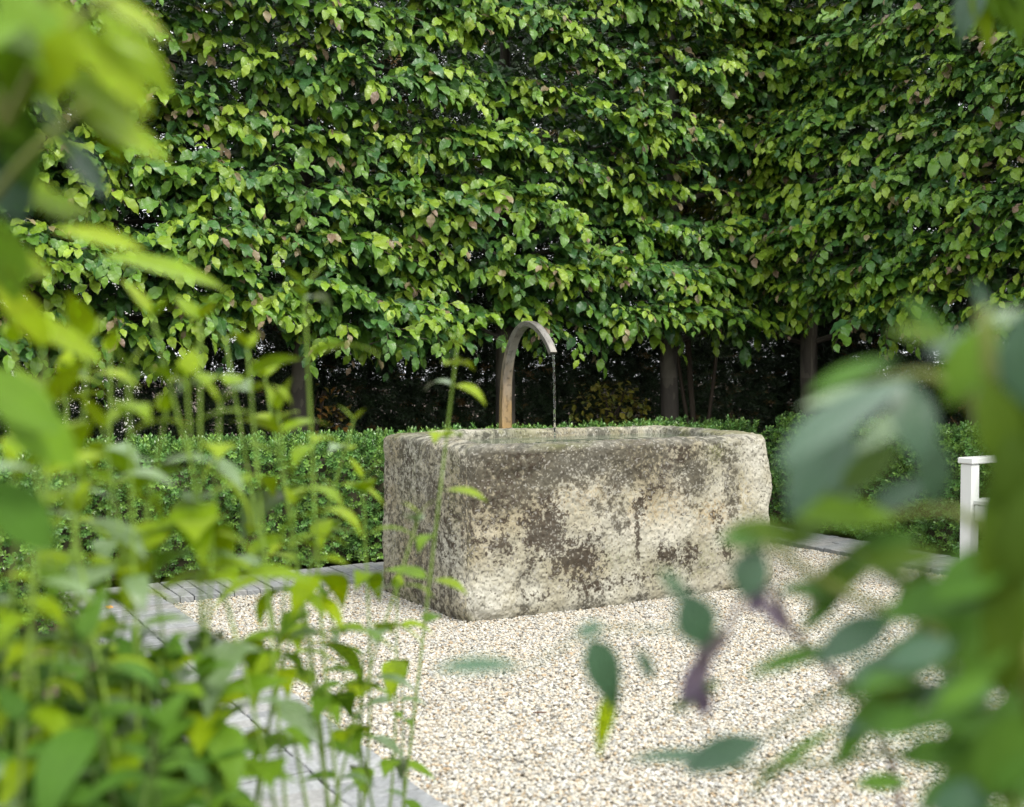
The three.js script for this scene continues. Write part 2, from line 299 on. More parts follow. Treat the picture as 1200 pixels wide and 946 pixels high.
  const fl = new THREE.BoxGeometry(L - 0.2, 0.06, W - 0.13); fl.translate(L / 2, 0.455, -W / 2);
  part('basin_floor', fl, mat(lin(.24, .225, .15), .9), t);
  // water in the basin
  const ws = new THREE.PlaneGeometry(L - 0.30, W - 0.195, 90, 36); ws.rotateX(-Math.PI / 2);
  { const p = ws.attributes.position; for (let i = 0; i < p.count; i++) { const x = p.getX(i), z = p.getZ(i), r = Math.hypot(x + .12, z - .02); p.setY(i, 0.0022 * Math.sin(r * 75) * Math.exp(-r * 3.2) + 0.0012 * (fbm(x * 14, z * 14, 3, 2) - .5)); } ws.computeVertexNormals(); }
  const w = struct('water', ws, new THREE.MeshPhysicalMaterial({ color: lin(.35, .42, .30), transmission: .75, thickness: 0, roughness: .02, ior: 1.33, side: THREE.DoubleSide }));
  w.position.copy(trPos(L / 2, W / 2, H - 0.036)); w.rotation.y = TR.a;
}
console.log('trough done');

// ---------------------------------------------------------------- bronze spout and its jet
const SPOUT_D = V3(-TR.w[0], 0, TR.w[1]);       // from behind the trough over the basin
{
  const B = trPos(0.735, TR.W + 0.075, 0);
  const t = thing('water_spout', 'tall curved bronze spout arching over the stone trough', 'spout', B.toArray(), 0);
  const path = [[0, -.02], [0, .4], [0, .76], [.004, .91], [.018, 1.03], [.056, 1.135], [.122, 1.22], [.205, 1.258], [.288, 1.248], [.36, 1.206], [.412, 1.16], [.446, 1.113]];
  const c = new THREE.CatmullRomCurve3(path.map(p => V3(p[0], p[1], 0)));
  const N = 90, pos = [], uv = [], idx = [], sec = [[-1, -.8], [-.8, -1], [.8, -1], [1, -.8], [1, .8], [.8, 1], [-.8, 1], [-1, .8]];
  const S = V3(-SPOUT_D.z, 0, SPOUT_D.x);
  const open = [[-.72, -.6], [.72, -.6], [.72, .6], [-.72, .6]];
  let last;
  for (let i = 0; i <= N; i++) {
    const k = i / N, p = c.getPointAt(k), T = c.getTangentAt(k), n = V3(-T.y, T.x, 0);
    const w = mix(0.036, 0.0185, Math.pow(k, 1.25)), th = mix(0.024, 0.0125, Math.pow(k, 1.1));
    sec.forEach(([a, b], j) => { const q = V3(0, 0, 0).addScaledVector(SPOUT_D, p.x + n.x * b * th).add(V3(0, p.y + n.y * b * th, 0)).addScaledVector(S, a * w); pos.push(q.x, q.y, q.z); uv.push(j / 8, k * 1.7); });
    if (i) for (let j = 0; j < 8; j++) { const a = (i - 1) * 8 + j, b = (i - 1) * 8 + (j + 1) % 8; idx.push(a, b, b + 8, a, b + 8, a + 8); }
    last = [p, T, n, w, th];
  }
  const g = new THREE.BufferGeometry(); g.setAttribute('position', new THREE.Float32BufferAttribute(pos, 3)); g.setAttribute('uv', new THREE.Float32BufferAttribute(uv, 2)); g.setIndex(idx);
  const gf = g.toNonIndexed(); gf.computeVertexNormals();
  { // smooth along the length, creased round the section
    const p = gf.attributes.position, nn = gf.attributes.normal, acc = {}; const key = i => [p.getX(i), p.getY(i), p.getZ(i)].map(x => x.toFixed(5)).join();
    for (let i = 0; i < p.count; i++) (acc[key(i)] ??= []).push([nn.getX(i), nn.getY(i), nn.getZ(i)]);
    const out = []; for (let i = 0; i < p.count; i++) { const n0 = [nn.getX(i), nn.getY(i), nn.getZ(i)], s = V3(0, 0, 0); for (const m of acc[key(i)]) if (m[0] * n0[0] + m[1] * n0[1] + m[2] * n0[2] > .88) s.add(V3(...m)); s.normalize(); out.push(s.x, s.y, s.z); }
    gf.setAttribute('normal', new THREE.Float32BufferAttribute(out, 3));
  }
  const bt = tex(128, 512, (u, v) => { const n = fbm(u * 10, v * 46, 2, 4), m = fbm(u * 4, v * 12, 6, 3), gold = smooth(.72, .45, v + (m - .5) * .3), sp = smooth(.62, .75, fbm(u * 26, v * 90, 1, 2)); let c = [mix(.20, .36, gold), mix(.185, .235, gold), mix(.165, .10, gold)]; const k = .65 + .7 * n - .35 * sp; return c.map(x => x * k); });
  bt.repeat.set(1, 1 / 1.7); const bb = bt.clone(); bb.colorSpace = THREE.NoColorSpace;
  const bronze = mat(0xffffff, .42, { map: bt, metalness: .55, bumpMap: bb, bumpScale: .0008 });
  part('spout_tube', gf, bronze, t);
  const [p, T, n, w, th] = last;
  const tipBox = new THREE.Shape([[-w * .95, -th * .9], [w * .95, -th * .9], [w * .95, th * .9], [-w * .95, th * .9]].map(a => new THREE.Vector2(...a)));
  const tg = new THREE.ExtrudeGeometry(tipBox, { depth: .0015, bevelEnabled: false });
  const tip = part('spout_mouth', tg, mat(lin(.015, .014, .012), .5), t);
  const P3 = V3(0, p.y, 0).addScaledVector(SPOUT_D, p.x), T3 = V3(0, T.y, 0).addScaledVector(SPOUT_D, T.x), N3 = V3(0, n.y, 0).addScaledVector(SPOUT_D, n.x);
  tip.matrixAutoUpdate = true; { const m = M4().makeBasis(S.clone(), N3, T3).setPosition(P3); m.decompose(tip.position, tip.quaternion, tip.scale); }
  const fg = new THREE.CylinderGeometry(.075, .085, .03, 24); fg.translate(0, .0, 0); part('foot_plate', fg, bronze, t);
  // falling water: a thin twisting rope that breaks into beads
  const top = P3.clone().add(B).addScaledVector(T3, .002), y1 = TR.H - .048, H = top.y - y1, pts = [], rad = [];
  for (let i = 0; i <= 34; i++) { const k = i / 34; pts.push(V3(0, -H * k, 0).addScaledVector(SPOUT_D, .016 * Math.sqrt(k) + .0016 * Math.sin(k * 23) * k).addScaledVector(S, .0016 * Math.cos(k * 29) * k)); rad.push((.0060 - .0016 * k) * (1 + (.08 + .26 * k) * Math.sin(i * 2.3 + Math.sin(i)))); }
  const jet = new THREE.Mesh(tube(pts, rad, 9), new THREE.MeshPhysicalMaterial({ color: 0xffffff, transmission: 1, thickness: .01, ior: 1.33, roughness: .03 }));
  jet.name = 'water_jet'; jet.position.copy(top); scene.add(shade(jet)); tag(jet, 'thin clear jet of water falling from the bronze spout into the trough', 'water');
}

// ---------------------------------------------------------------- box hedges
function sprigGeo(n, leafL, leafW, len, spread, seedShift) {
  const gs = []; for (let i = 0; i < seedShift; i++) rnd();
  for (let i = 0; i < n; i++) {
    const k = i / (n - 1), a = i * 2.4, b = mix(1.25, .35, k) * spread;
    const g = leafGeo({ L: leafL * rr(.75, 1.15), W: leafW, rows: 3, prof: ellip, fold: .3, droop: .35, petiole: .05 });
    const dir = V3(Math.cos(a) * Math.sin(b), Math.sin(a) * Math.sin(b), Math.cos(b));
    g.applyMatrix4(placed(V3(Math.cos(a) * .002, Math.sin(a) * .002, len * k), dir, V3(0, 0, 1).add(V3(rr(-.4, .4), rr(-.4, .4), 0)), 1)); gs.push(g);
  }
  return mergeGeometries(gs);
}
const boxSprig = sprigGeo(15, 0.02, 0.0105, 0.05, 1, 3);
const boxMat = new THREE.MeshPhysicalMaterial({ color: 0xffffff, roughness: .32, transmission: .15, thickness: 0, side: THREE.DoubleSide, specularIntensity: 1 });
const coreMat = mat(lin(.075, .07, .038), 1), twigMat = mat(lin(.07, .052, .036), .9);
function boxHedge(u0, u1, v0, v1, h, label, dens = 1500) {
  const cu0 = (u0 + u1) / 2, cv0 = (v0 + v1) / 2, w = u1 - u0, d = v1 - v0;
  const t = thing('box_hedge', label, 'hedge', ct(cu0, cv0, -.03).toArray(), TURN, 'clipped box hedges round the court');
  const core = new THREE.BoxGeometry(w - .12, h - .13, d - .12); core.translate(0, (h - .13) / 2 + .05, 0); part('blocking_core', core, coreMat, t);  // solid box added inside the hedge to block light, in twig brown
  const stems = []; for (let x = -w / 2 + .1; x < w / 2; x += .16) { const z = rr(-d / 4, d / 4) ; stems.push(tube([V3(x, 0, z), V3(x + rr(-.02, .02), .1, z + rr(-.02, .02)), V3(x + rr(-.04, .04), .25, z)], [.012, .009], 5)); }
  const st = part('stems', mergeGeometries(stems), twigMat, t); st.userData.kind = 'stuff';
  const list = [];
  const add = (x, y, z, nx, ny, nz, n) => {
    for (let i = 0; i < n; i++) {
      const P = V3(x(), y(), z()), q = V3(P.x + cu0, P.y, P.z + cv0);
      const lump = (fbm(q.x * 5, q.y * 5, q.z * 5, 3) - .5) * .10 + (vn(q.x * 14, q.y * 14, q.z * 14) - .5) * .035, inn = rnd() < .42 ? rr(.02, .08) : rr(-.012, .015);
      const N = V3(nx, ny, nz); P.addScaledVector(N, lump - inn);
      const dir = N.clone().multiplyScalar(.9).add(V3(rr(-.6, .6), rr(-.15, .75), rr(-.6, .6)));
      const k = rr(.65, 1.25), y1 = rnd() < .4 ? 1.5 : 1, c = lin(.11 * k * y1, .215 * k * (y1 * .5 + .5) * 1.1, .055 * k);
      list.push({ m: placed(P, dir, V3(rr(-1, 1), rr(-1, 1), rr(-1, 1)), rr(.75, 1.25)), c });
      if (ny > .5 && rnd() < .03) list.push({ m: placed(P.clone().addScaledVector(N, .028), V3(rr(-.2, .2), 1, rr(-.2, .2)), V3(1, 0, 0), 1), c: lin(.09, .17, .04) });
    }
  };
  const X = () => rr(-w / 2, w / 2), Z = () => rr(-d / 2, d / 2), Y = () => rr(.05, h);
  add(X, () => h, Z, 0, 1, 0, dens * w * d);
  add(X, Y, () => d / 2, 0, 0, 1, dens * w * h); add(() => -w / 2, Y, Z, -1, 0, 0, dens * d * h);
  add(() => w / 2, Y, Z, 1, 0, 0, dens * .5 * d * h); add(X, Y, () => -d / 2, 0, 0, -1, dens * .25 * w * h);
  copies('foliage', boxSprig, boxMat, list, t);
  return t;
}
boxHedge(-0.46, 4.02, -1.0, -0.53, 0.645, 'long clipped box hedge running behind the stone trough');
boxHedge(-1.05, -0.52, -1.0, 0.36, 0.65, 'short clipped box hedge beside the left paver border and its tall leafy plants');
boxHedge(4.06, 4.54, -0.5, 2.8, 0.68, 'clipped box hedge along the paver border behind the white bench');
console.log('box done');

// ---------------------------------------------------------------- dark hedge far behind, bright-leaved shrubs, house
const yewSprig = sprigGeo(16, 0.034, 0.007, 0.09, .95, 5);
const yewMat = new THREE.MeshPhysicalMaterial({ color: 0xffffff, roughness: .5, side: THREE.DoubleSide });
function darkHedge(u0, u1, v0, v1, h, label, dens, face) {
  const cu0 = (u0 + u1) / 2, cv0 = (v0 + v1) / 2, w = u1 - u0, d = v1 - v0;
  const t = thing('yew_hedge', label, 'hedge', ct(cu0, cv0, -.03).toArray(), TURN, 'dark hedges behind the pleached trees');
  { const s = []; for (let q = -Math.max(w, d) / 2 + .1; q < Math.max(w, d) / 2; q += .35) s.push(tube([[0, 0], [.1, h * .5], [.2, h * .95]].map(([k, y]) => w > d ? V3(q + rr(-k, k), y, rr(-.1, .1)) : V3(rr(-.1, .1), y, q + rr(-k, k))), [.022, .006], 5)); const m = part('stems', mergeGeometries(s), twigMat, t); m.userData.kind = 'stuff'; }
  const list = [];
  const n = dens * Math.max(w, d) * h;
  for (let i = 0; i < n; i++) {
    const P = face === 'v' ? V3(rr(-w / 2, w / 2), rr(0.03, h), d / 2 - rr(-.04, d)) : V3(-w / 2 + rr(-.04, w), rr(0.03, h), rr(-d / 2, d / 2));
    const k = rr(.6, 1.3), warm = rnd() < .05;
    list.push({ m: placed(P, V3((face === 'v' ? 0 : -.8) + rr(-.7, .7), rr(-.5, .6), (face === 'v' ? .8 : 0) + rr(-.7, .7)), V3(rr(-1, 1), 1, rr(-1, 1)), rr(.9, 1.5)), c: warm ? lin(.16 * k, .10 * k, .03 * k) : lin(.028 * k, .054 * k, .018 * k) });
  }
  copies('foliage', yewSprig, yewMat, list, t); return t;
}
darkHedge(1.35, 7.2, -3.2, -2.5, 5.2, 'tall dark clipped hedge behind the pleached trees and bronze spout', 2600, 'v');
darkHedge(6.1, 6.8, -2.5, 4.0, 5.2, 'tall dark clipped hedge behind the pleached trees beside the white bench', 2300, 'u');
darkHedge(-5.2, 1.32, -3.0, -2.2, 4.6, 'tall loose dark hedge with white specks of the house showing through', 1900, 'v');

function thicket(name, label, cat, u, v, h, r, y0, n, pal, geo, m, size) {
  const t = thing(name, label, cat, ct(u, v, -.03).toArray(), 0);
  const st = []; for (let i = 0; i < 5; i++) st.push(tube([V3(0, 0, 0), V3(rr(-.1, .1) * r * 4, h * .4, rr(-.1, .1) * r * 4), V3(rr(-.5, .5) * r, h * .9, rr(-.5, .5) * r)], [.02, .005], 5));
  const s = part('stems', mergeGeometries(st), twigMat, t); s.userData.kind = 'stuff';
  const list = [];
  for (let i = 0; i < n; i++) { const a = rr(0, 6.28), q = Math.pow(rnd(), .4), y = rr(-1, 1), rad = Math.sqrt(1 - y * y) * q * (.75 + .5 * vn(a * 2, y * 3)), P = V3(Math.cos(a) * rad * r, y0 + (h - y0) * (.5 + .5 * y * (.5 + .5 * q)), Math.sin(a) * rad * r), c = pick(pal), k = rr(.7, 1.2); list.push({ m: placed(P, V3(rr(-1, 1), rr(-.7, .3), rr(-1, 1)), V3(rr(-.5, .5), 1, rr(-.5, .5)), size * rr(.7, 1.3)), c: lin(c[0] * k, c[1] * k, c[2] * k) }); }
  copies('foliage', geo, m, list, t); return t;
}

// ---------------------------------------------------------------- pleached trees
const hornGeos = [
  leafGeo({ W: .57, rows: 10, prof: pointed, fold: .42, droop: .75, wave: .035, waveN: 3, petiole: .09 }),
  leafGeo({ W: .58, rows: 10, prof: ovate, fold: .5, droop: 1.0, wave: .04, waveN: 3.5, petiole: .09, twist: .35 }),
  leafGeo({ W: .70, rows: 10, prof: obovate, fold: .32, droop: .4, wave: .05, waveN: 2.5, petiole: .09, twist: -.3 }),
];
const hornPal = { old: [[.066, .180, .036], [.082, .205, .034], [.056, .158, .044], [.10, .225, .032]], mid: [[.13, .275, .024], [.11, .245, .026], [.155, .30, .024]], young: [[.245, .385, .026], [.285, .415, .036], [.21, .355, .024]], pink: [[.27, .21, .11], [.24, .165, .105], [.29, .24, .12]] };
const hornMats = {}; for (const k in hornPal) hornMats[k] = hornPal[k].map(c => leafMat(lin(...c), { rough: k === 'old' ? .36 : .42, spec: k === 'old' ? 1 : .75, tr: k === 'old' ? .3 : .42 }));
const hornWhite = leafMat(lin(1, 1, 1), { rough: .4, spec: .85, tr: .36 });
thicket('sun_tinted_tree', 'tree with sunlight painted into its yellow leaves, glimpsed through gaps in the pleached trees', 'tree', 4.75, -2.05, 4.9, .62, 1.9, 1700, [[.42, .42, .05], [.5, .46, .07], [.3, .36, .05]], hornGeos[0], hornWhite, .09);  // bright yellow leaf colour stands in for sunlight on farther foliage
thicket('bright_leaved_shrub', 'low shrub with sunlight painted into its yellow leaves in the dark gap behind the trough', 'shrub', 3.94, -2.15, 1.0, .34, .35, 420, [[.42, .40, .05], [.5, .44, .07], [.3, .34, .05]], hornGeos[0], hornWhite, .055);  // yellow leaf colour carries sunlight that does not reach this gap
thicket('bright_leaved_shrub', 'small orange and yellow leaved shrub low behind the long box hedge', 'shrub', 1.5, -2.1, 1.02, .28, .35, 130, [[.5, .26, .05], [.42, .34, .05]], hornGeos[1], hornWhite, .05);

const barkMap = tex(128, 256, (u, v) => { const n = fbm(u * 12, v * 10, 3, 4), m = fbm(u * 5, v * 5, 8, 3), k = .6 + .8 * n; let c = [.05 * k, .042 * k, .032 * k]; if (m > .58) c = [.08 * k, .07 * k, .052 * k]; return c; });
const bark = mat(0xffffff, .9, { map: barkMap, bumpMap: barkMap, bumpScale: .006 });
// hollows between the clipped tiers of foliage, read off the photograph
const hollows = [[832, 215, 40, 44], [735, 88, 60, 16], [885, 300, 36, 12], [600, 262, 40, 10], [1030, 140, 26, 16], [470, 72, 46, 12], [700, 258, 40, 12], [985, 205, 40, 12], [560, 145, 26, 10], [820, 130, 44, 12], [430, 200, 40, 10], [770, 300, 30, 12], [1100, 250, 40, 12], [960, 60, 40, 12]];
// a tree of a screen: local x along the screen, local z outwards to the court
function pleached(u, v, turn, wide, label, bottom, group, lean = 0, dMul = 1) {
  const o = ct(u, v, -.03), t = thing('pleached_tree', label, 'tree', o.toArray(), turn, group);
  const TOP = 4.3, cs = Math.cos(turn), sn = Math.sin(turn);
  const toW = p => V3(o.x + p.x * cs + p.z * sn, o.y + p.y, o.z - p.x * sn + p.z * cs);
  const tp = [V3(0, 0, 0), V3(rr(-.02, .02), .7, 0), V3(rr(-.04, .04), 1.5, rr(-.03, .03)), V3(rr(-.05, .05), 2.6, 0), V3(0, 3.9, 0)];
  part('trunk', tube(tp, [.075, .066, .062, .045, .02], 10), bark, t);
  for (let y = 1.25; y < 4; y += .5) for (const s of [-1, 1]) part('branch', tube([V3(0, y, 0), V3(s * .3, y + .12 + rr(-.05, .05), rr(-.04, .1)), V3(s * wide * .5, y + .1 + rr(-.1, .12), rr(-.05, .16))], [.026, .018, .008], 6), bark, t);
  const leaves = [], twigs = [];
  const shoot = (P, dir, n, len, inner) => {
    const d = dir.clone().normalize(), pts = [P.clone()], pos = P.clone();
    const kind0 = rnd(), side0 = rnd() < .5 ? 1 : -1, big = rr(.7, 1.22), droopy = rr(.4, 1.1);
    for (let i = 0; i < n; i++) {
      const k = i / (n - 1); pos.addScaledVector(d, len / n); d.y -= droopy * .16; d.normalize(); pts.push(pos.clone());
      const lat = V3(-d.z, 0, d.x).normalize(), sgn = (i % 2 ? 1 : -1) * side0;
      const ld = d.clone().multiplyScalar(.75).addScaledVector(lat, sgn * rr(.5, 1.05) * (1 - .4 * k)).add(V3(rr(-.25, .25), rr(-.5, .05), rr(-.2, .3)));
      const up = V3(rr(-.6, .6) + .3 * sgn * lat.x, rr(.35, 1.15), rr(.15, 1.25));
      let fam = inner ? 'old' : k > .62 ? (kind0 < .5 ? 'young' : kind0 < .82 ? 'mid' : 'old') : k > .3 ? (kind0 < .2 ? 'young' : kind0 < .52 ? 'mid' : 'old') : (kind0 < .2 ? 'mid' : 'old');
      if (!inner && k > .78 && kind0 < .15 && rnd() < .75) fam = 'pink';
      const size = (fam === 'pink' ? rr(.05, .075) : rr(.068, .146) * (1 - .3 * k)) * big;
      leaves.push({ inner, p: pos.clone(), ld, up, size, g: Math.floor(rnd() * 3), fam, ci: Math.floor(rnd() * hornPal[fam].length) });
    }
    if (rnd() < .7) twigs.push(tube([pts[0], pts[Math.floor(n / 2)], pts[n]], [.0032, .0016], 3, false));
  };
  const area = wide * (TOP - bottom);
  const front = Math.floor(area * 300 * dMul);
  for (let i = 0; i < front; i++) {
    const x = rr(-wide / 2 - .08, wide / 2 + .08), y = rr(0, 1), bw = bottom + .16 * (vn((u + x) * 1.7 + v * 3, 3) - .5), Y0 = bw + .04 + (TOP - bw) * y, ph = Y0 / .36 * 6.283 + 9 * fbm((u + v * 2.3 + x) * .9, Y0 * .8, 3, 2), Y = Y0 + .05 * Math.sin(ph), ledge = Math.cos(ph);
    const gx = u * 1.0 + v * 2.3 + x, tier = vn(gx * 1.1 + 7, Y * 3.1, 2), dens = fbm(gx * 1.7, Y * 2.6, 5, 2);
    if (dens < .30 && rnd() < .5) continue;
    const pw = toW(V3(x, Y, .35)), hx = 600 + pw.x / -pw.z * FPX, hy = HORIZON - (pw.y - EYE) / -pw.z * FPX;
    if (hollows.some(([a, b, c, d]) => ((hx - a) / c) ** 2 + ((hy - b) / d) ** 2 < .6 + .9 * vn(hx * .03, hy * .03)) && rnd() < .9) continue;
    const deep = .31 - .05 * ledge + .34 * (tier - .5) + .22 * (fbm(gx * 1.3, Y * 1.5, 9, 2) - .5) + lean * (Y - bottom);
    const inner = rnd() < .3, z = inner ? deep - rr(.12, .32) : deep + rr(-.07, .04);
    const P = V3(x, Y, z);
    shoot(P, V3(rr(-.8, .8), rr(-.1, .55), rr(.45, 1.1)), 6 + Math.floor(rr(0, 5)), rr(.18, .42), inner);
  }
  for (let i = 0; i < area * 24; i++) {                                  // the back of the crown
    const P = V3(rr(-wide / 2, wide / 2), rr(bottom + .1, TOP), rr(-.42, -.05)); shoot(P, V3(rr(-.7, .7), rr(-.2, .4), rr(-1, -.1)), 7, .26, true);
  }
  for (let i = 0; i < wide * 16; i++) {                                   // shoots hanging below the skirt
    const x = rr(-wide / 2, wide / 2); shoot(V3(x, bottom + rr(.02, .16), rr(.05, .38)), V3(rr(-.5, .5), rr(-.9, -.1), rr(.1, .7)), 6, rr(.16, .32), false);
  }
  const tw = part('twigs', mergeGeometries(twigs), twigMat, t); tw.userData.kind = 'stuff';
  // the leaves that show largest are pieces of their own, the rest one mass
  for (const l of leaves) { const w = toW(l.p); l.score = inFrame(w, 0) ? l.size * l.size / (w.z * w.z) * (l.p.z > .12 ? 1 + l.p.z : .1) : 0; }
  leaves.sort((a, b) => b.score - a.score);
  const rest = [[], []];
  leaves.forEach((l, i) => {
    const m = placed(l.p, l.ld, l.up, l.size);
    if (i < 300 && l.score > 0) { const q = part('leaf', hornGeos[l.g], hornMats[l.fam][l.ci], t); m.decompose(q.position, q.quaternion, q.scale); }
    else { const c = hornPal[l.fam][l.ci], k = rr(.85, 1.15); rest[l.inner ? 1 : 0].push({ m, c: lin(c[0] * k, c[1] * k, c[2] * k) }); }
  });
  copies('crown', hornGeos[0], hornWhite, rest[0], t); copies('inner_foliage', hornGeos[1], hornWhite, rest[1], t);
  return t;
}
const GB = 'pleached trees round the court';
for (const [u, b, l] of [[-1.75, 1.12, 'pleached tree at the open end of the leafy screen, in front of the white house'], [-0.3, 1.15, 'pleached tree behind the short box hedge, before the tall loose dark hedge'], [1.15, 1.26, 'pleached tree where the loose dark hedge meets the dense clipped one'], [2.6, 1.31, 'pleached tree with its slim trunk directly behind the bronze spout'], [4.0, 1.37, 'pleached tree behind the bright shrub gap, next to the corner of the screens']]) pleached(u, -1.47, TURN, 1.46, l, b, GB, 0.02);
for (const [v, b, l] of [[-1.1, 1.48, 'pleached tree at the inside corner of the two screens, dark trunk showing below'], [0.35, 1.38, 'pleached tree one place along from the corner tree, above the box hedge by the bench'], [1.8, 1.32, 'pleached tree two places along from the corner tree, above the glaucous shrub']]) pleached(5.01, v, TURN - Math.PI / 2, 1.46, l, b, GB, 0.02);
console.log('trees done');

{ // white rendered house beyond the garden
  const c = ct(-3.2, -7.6, 0), t = thing('house', 'white rendered house glimpsed through gaps between the leaves', 'house', [c.x, -.03, c.z], TURN);
  const white = mat(lin(.8, .8, .78), .85), roofM = mat(lin(.12, .09, .08), .8), glass = mat(lin(.04, .05, .06), .1);
  const w = new THREE.BoxGeometry(9.5, 5.2, 5); w.translate(0, 2.6, -2.5); part('wall', w, white, t);
  const rs = new THREE.Shape([[-2.9, 0], [2.9, 0], [0, 2.2]].map(a => new THREE.Vector2(...a))); const rg = new THREE.ExtrudeGeometry(rs, { depth: 10, bevelEnabled: false }); rg.rotateY(Math.PI / 2); rg.translate(-5, 5.21, -2.5); part('roof', rg, roofM, t);
  for (const x of [-3, -1, 1, 3]) { const fr = new THREE.BoxGeometry(1.0, 1.4, .06); fr.translate(x, 3.4, .031); const f = part('window', fr, white, t); const p = new THREE.BoxGeometry(.84, 1.24, .02); p.translate(x, 3.4, .072); part('pane', p, glass, f); }
}

// ---------------------------------------------------------------- white bench
{
  const W = mat(lin(.52, .53, .515), .45), t = thing('garden_bench', 'white painted wooden garden bench on gravel beside the leafy shrub', 'bench', ct(3.228, 1.675, 0).toArray(), TURN);
  // local x = u (to the backrest), local z = v (along the bench)
  const add = (n, w, h, d, x, y, z) => { const m = part(n, box(w, h, d, .004), W, t); m.position.set(x, y, z); return m; };
  const LEN = 1.35;
  for (const z of [0, LEN]) {
    add('leg', .056, .615, .056, 0, -.01, z); const bl = add('leg', .042, .95, .042, .5, -.01, z); bl.rotation.z = -.06;
    add('armrest', .57, .028, .075, .248, .607, z);
    add('side_rail', .44, .075, .03, .25, .345, z); add('stretcher', .44, .05, .03, .25, .14, z);
  }
  add('seat_rail', .03, .075, LEN - .06, .012, .345, LEN / 2); add('seat_rail', .03, .075, LEN - .06, .47, .345, LEN / 2);
  for (let i = 0; i < 6; i++) add('seat_slat', .062, .022, LEN + .02, .012 + i * .078 + .01, .421, LEN / 2 + (i ? 0 : 0));
  for (let i = 0; i < 3; i++) { const s = add('back_slat', .02, .08, LEN - .06, .515 + i * .008, .55 + i * .13, LEN / 2); s.rotation.z = -.06; }
}

// ---------------------------------------------------------------- small things on the ground
{
  const tw = new THREE.Mesh(tube([at(625, 843, 3.36), at(634, 842, 3.36), at(641, 843, 3.36)].map(p => V3(p.x, .010, p.z)), [.002, .003, .002], 5), mat(lin(.10, .05, .03), .9)); tw.name = 'twig'; scene.add(shade(tw)); tag(tw, 'short brown twig lying on the gravel', 'twig');
  const lf = new THREE.Mesh(hornGeos[0], mat(lin(.55, .27, .06), .7, { side: THREE.DoubleSide })); lf.name = 'fallen_leaf'; const p = ct(-.27, .06, .030); lf.position.copy(p); lf.rotation.set(.1, 1.2, .1); lf.scale.setScalar(.045); scene.add(shade(lf)); tag(lf, 'small orange fallen leaf on the grey pavers', 'leaf');
}

// ---------------------------------------------------------------- leafy perennials in the near bed (left)
const perGeos = [
  leafGeo({ W: .46, rows: 12, prof: lance, fold: .32, droop: 1.2, petiole: .07 }),
  leafGeo({ W: .50, rows: 12, prof: lance, fold: .25, droop: .85, petiole: .07, twist: .25 }),
  leafGeo({ W: .44, rows: 12, prof: lance, fold: .36, droop: 1.5, petiole: .07, twist: -.2 }),
  leafGeo({ W: .50, rows: 12, prof: lance, fold: .25, droop: .5, petiole: .07 }),
];
const perMats = { bright: [[.27, .395, .003], [.31, .43, .003], [.225, .355, .004]], mid: [[.15, .28, .012], [.125, .245, .014], [.175, .305, .012]], deep: [[.066, .158, .016], [.054, .132, .016], [.082, .18, .016]], blue: [[.055, .125, .062], [.044, .105, .05], [.066, .14, .072]], olive: [[.075, .135, .008], [.058, .11, .008]], mauve: [[.13, .10, .14], [.10, .075, .085]], pale: [[.17, .26, .11], [.20, .29, .14]] };  // pale family: sky sheen painted into the leaf colour
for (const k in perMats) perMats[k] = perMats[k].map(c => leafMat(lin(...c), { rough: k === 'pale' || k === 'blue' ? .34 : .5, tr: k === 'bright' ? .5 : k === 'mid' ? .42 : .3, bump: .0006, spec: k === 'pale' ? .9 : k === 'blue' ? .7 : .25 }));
const stemMats = { bright: mat(lin(.17, .27, .03), .6), mid: mat(lin(.12, .2, .03), .6), deep: mat(lin(.09, .14, .03), .6), blue: mat(lin(.085, .13, .05), .6), olive: mat(lin(.12, .15, .02), .6), mauve: mat(lin(.12, .09, .08), .7) };
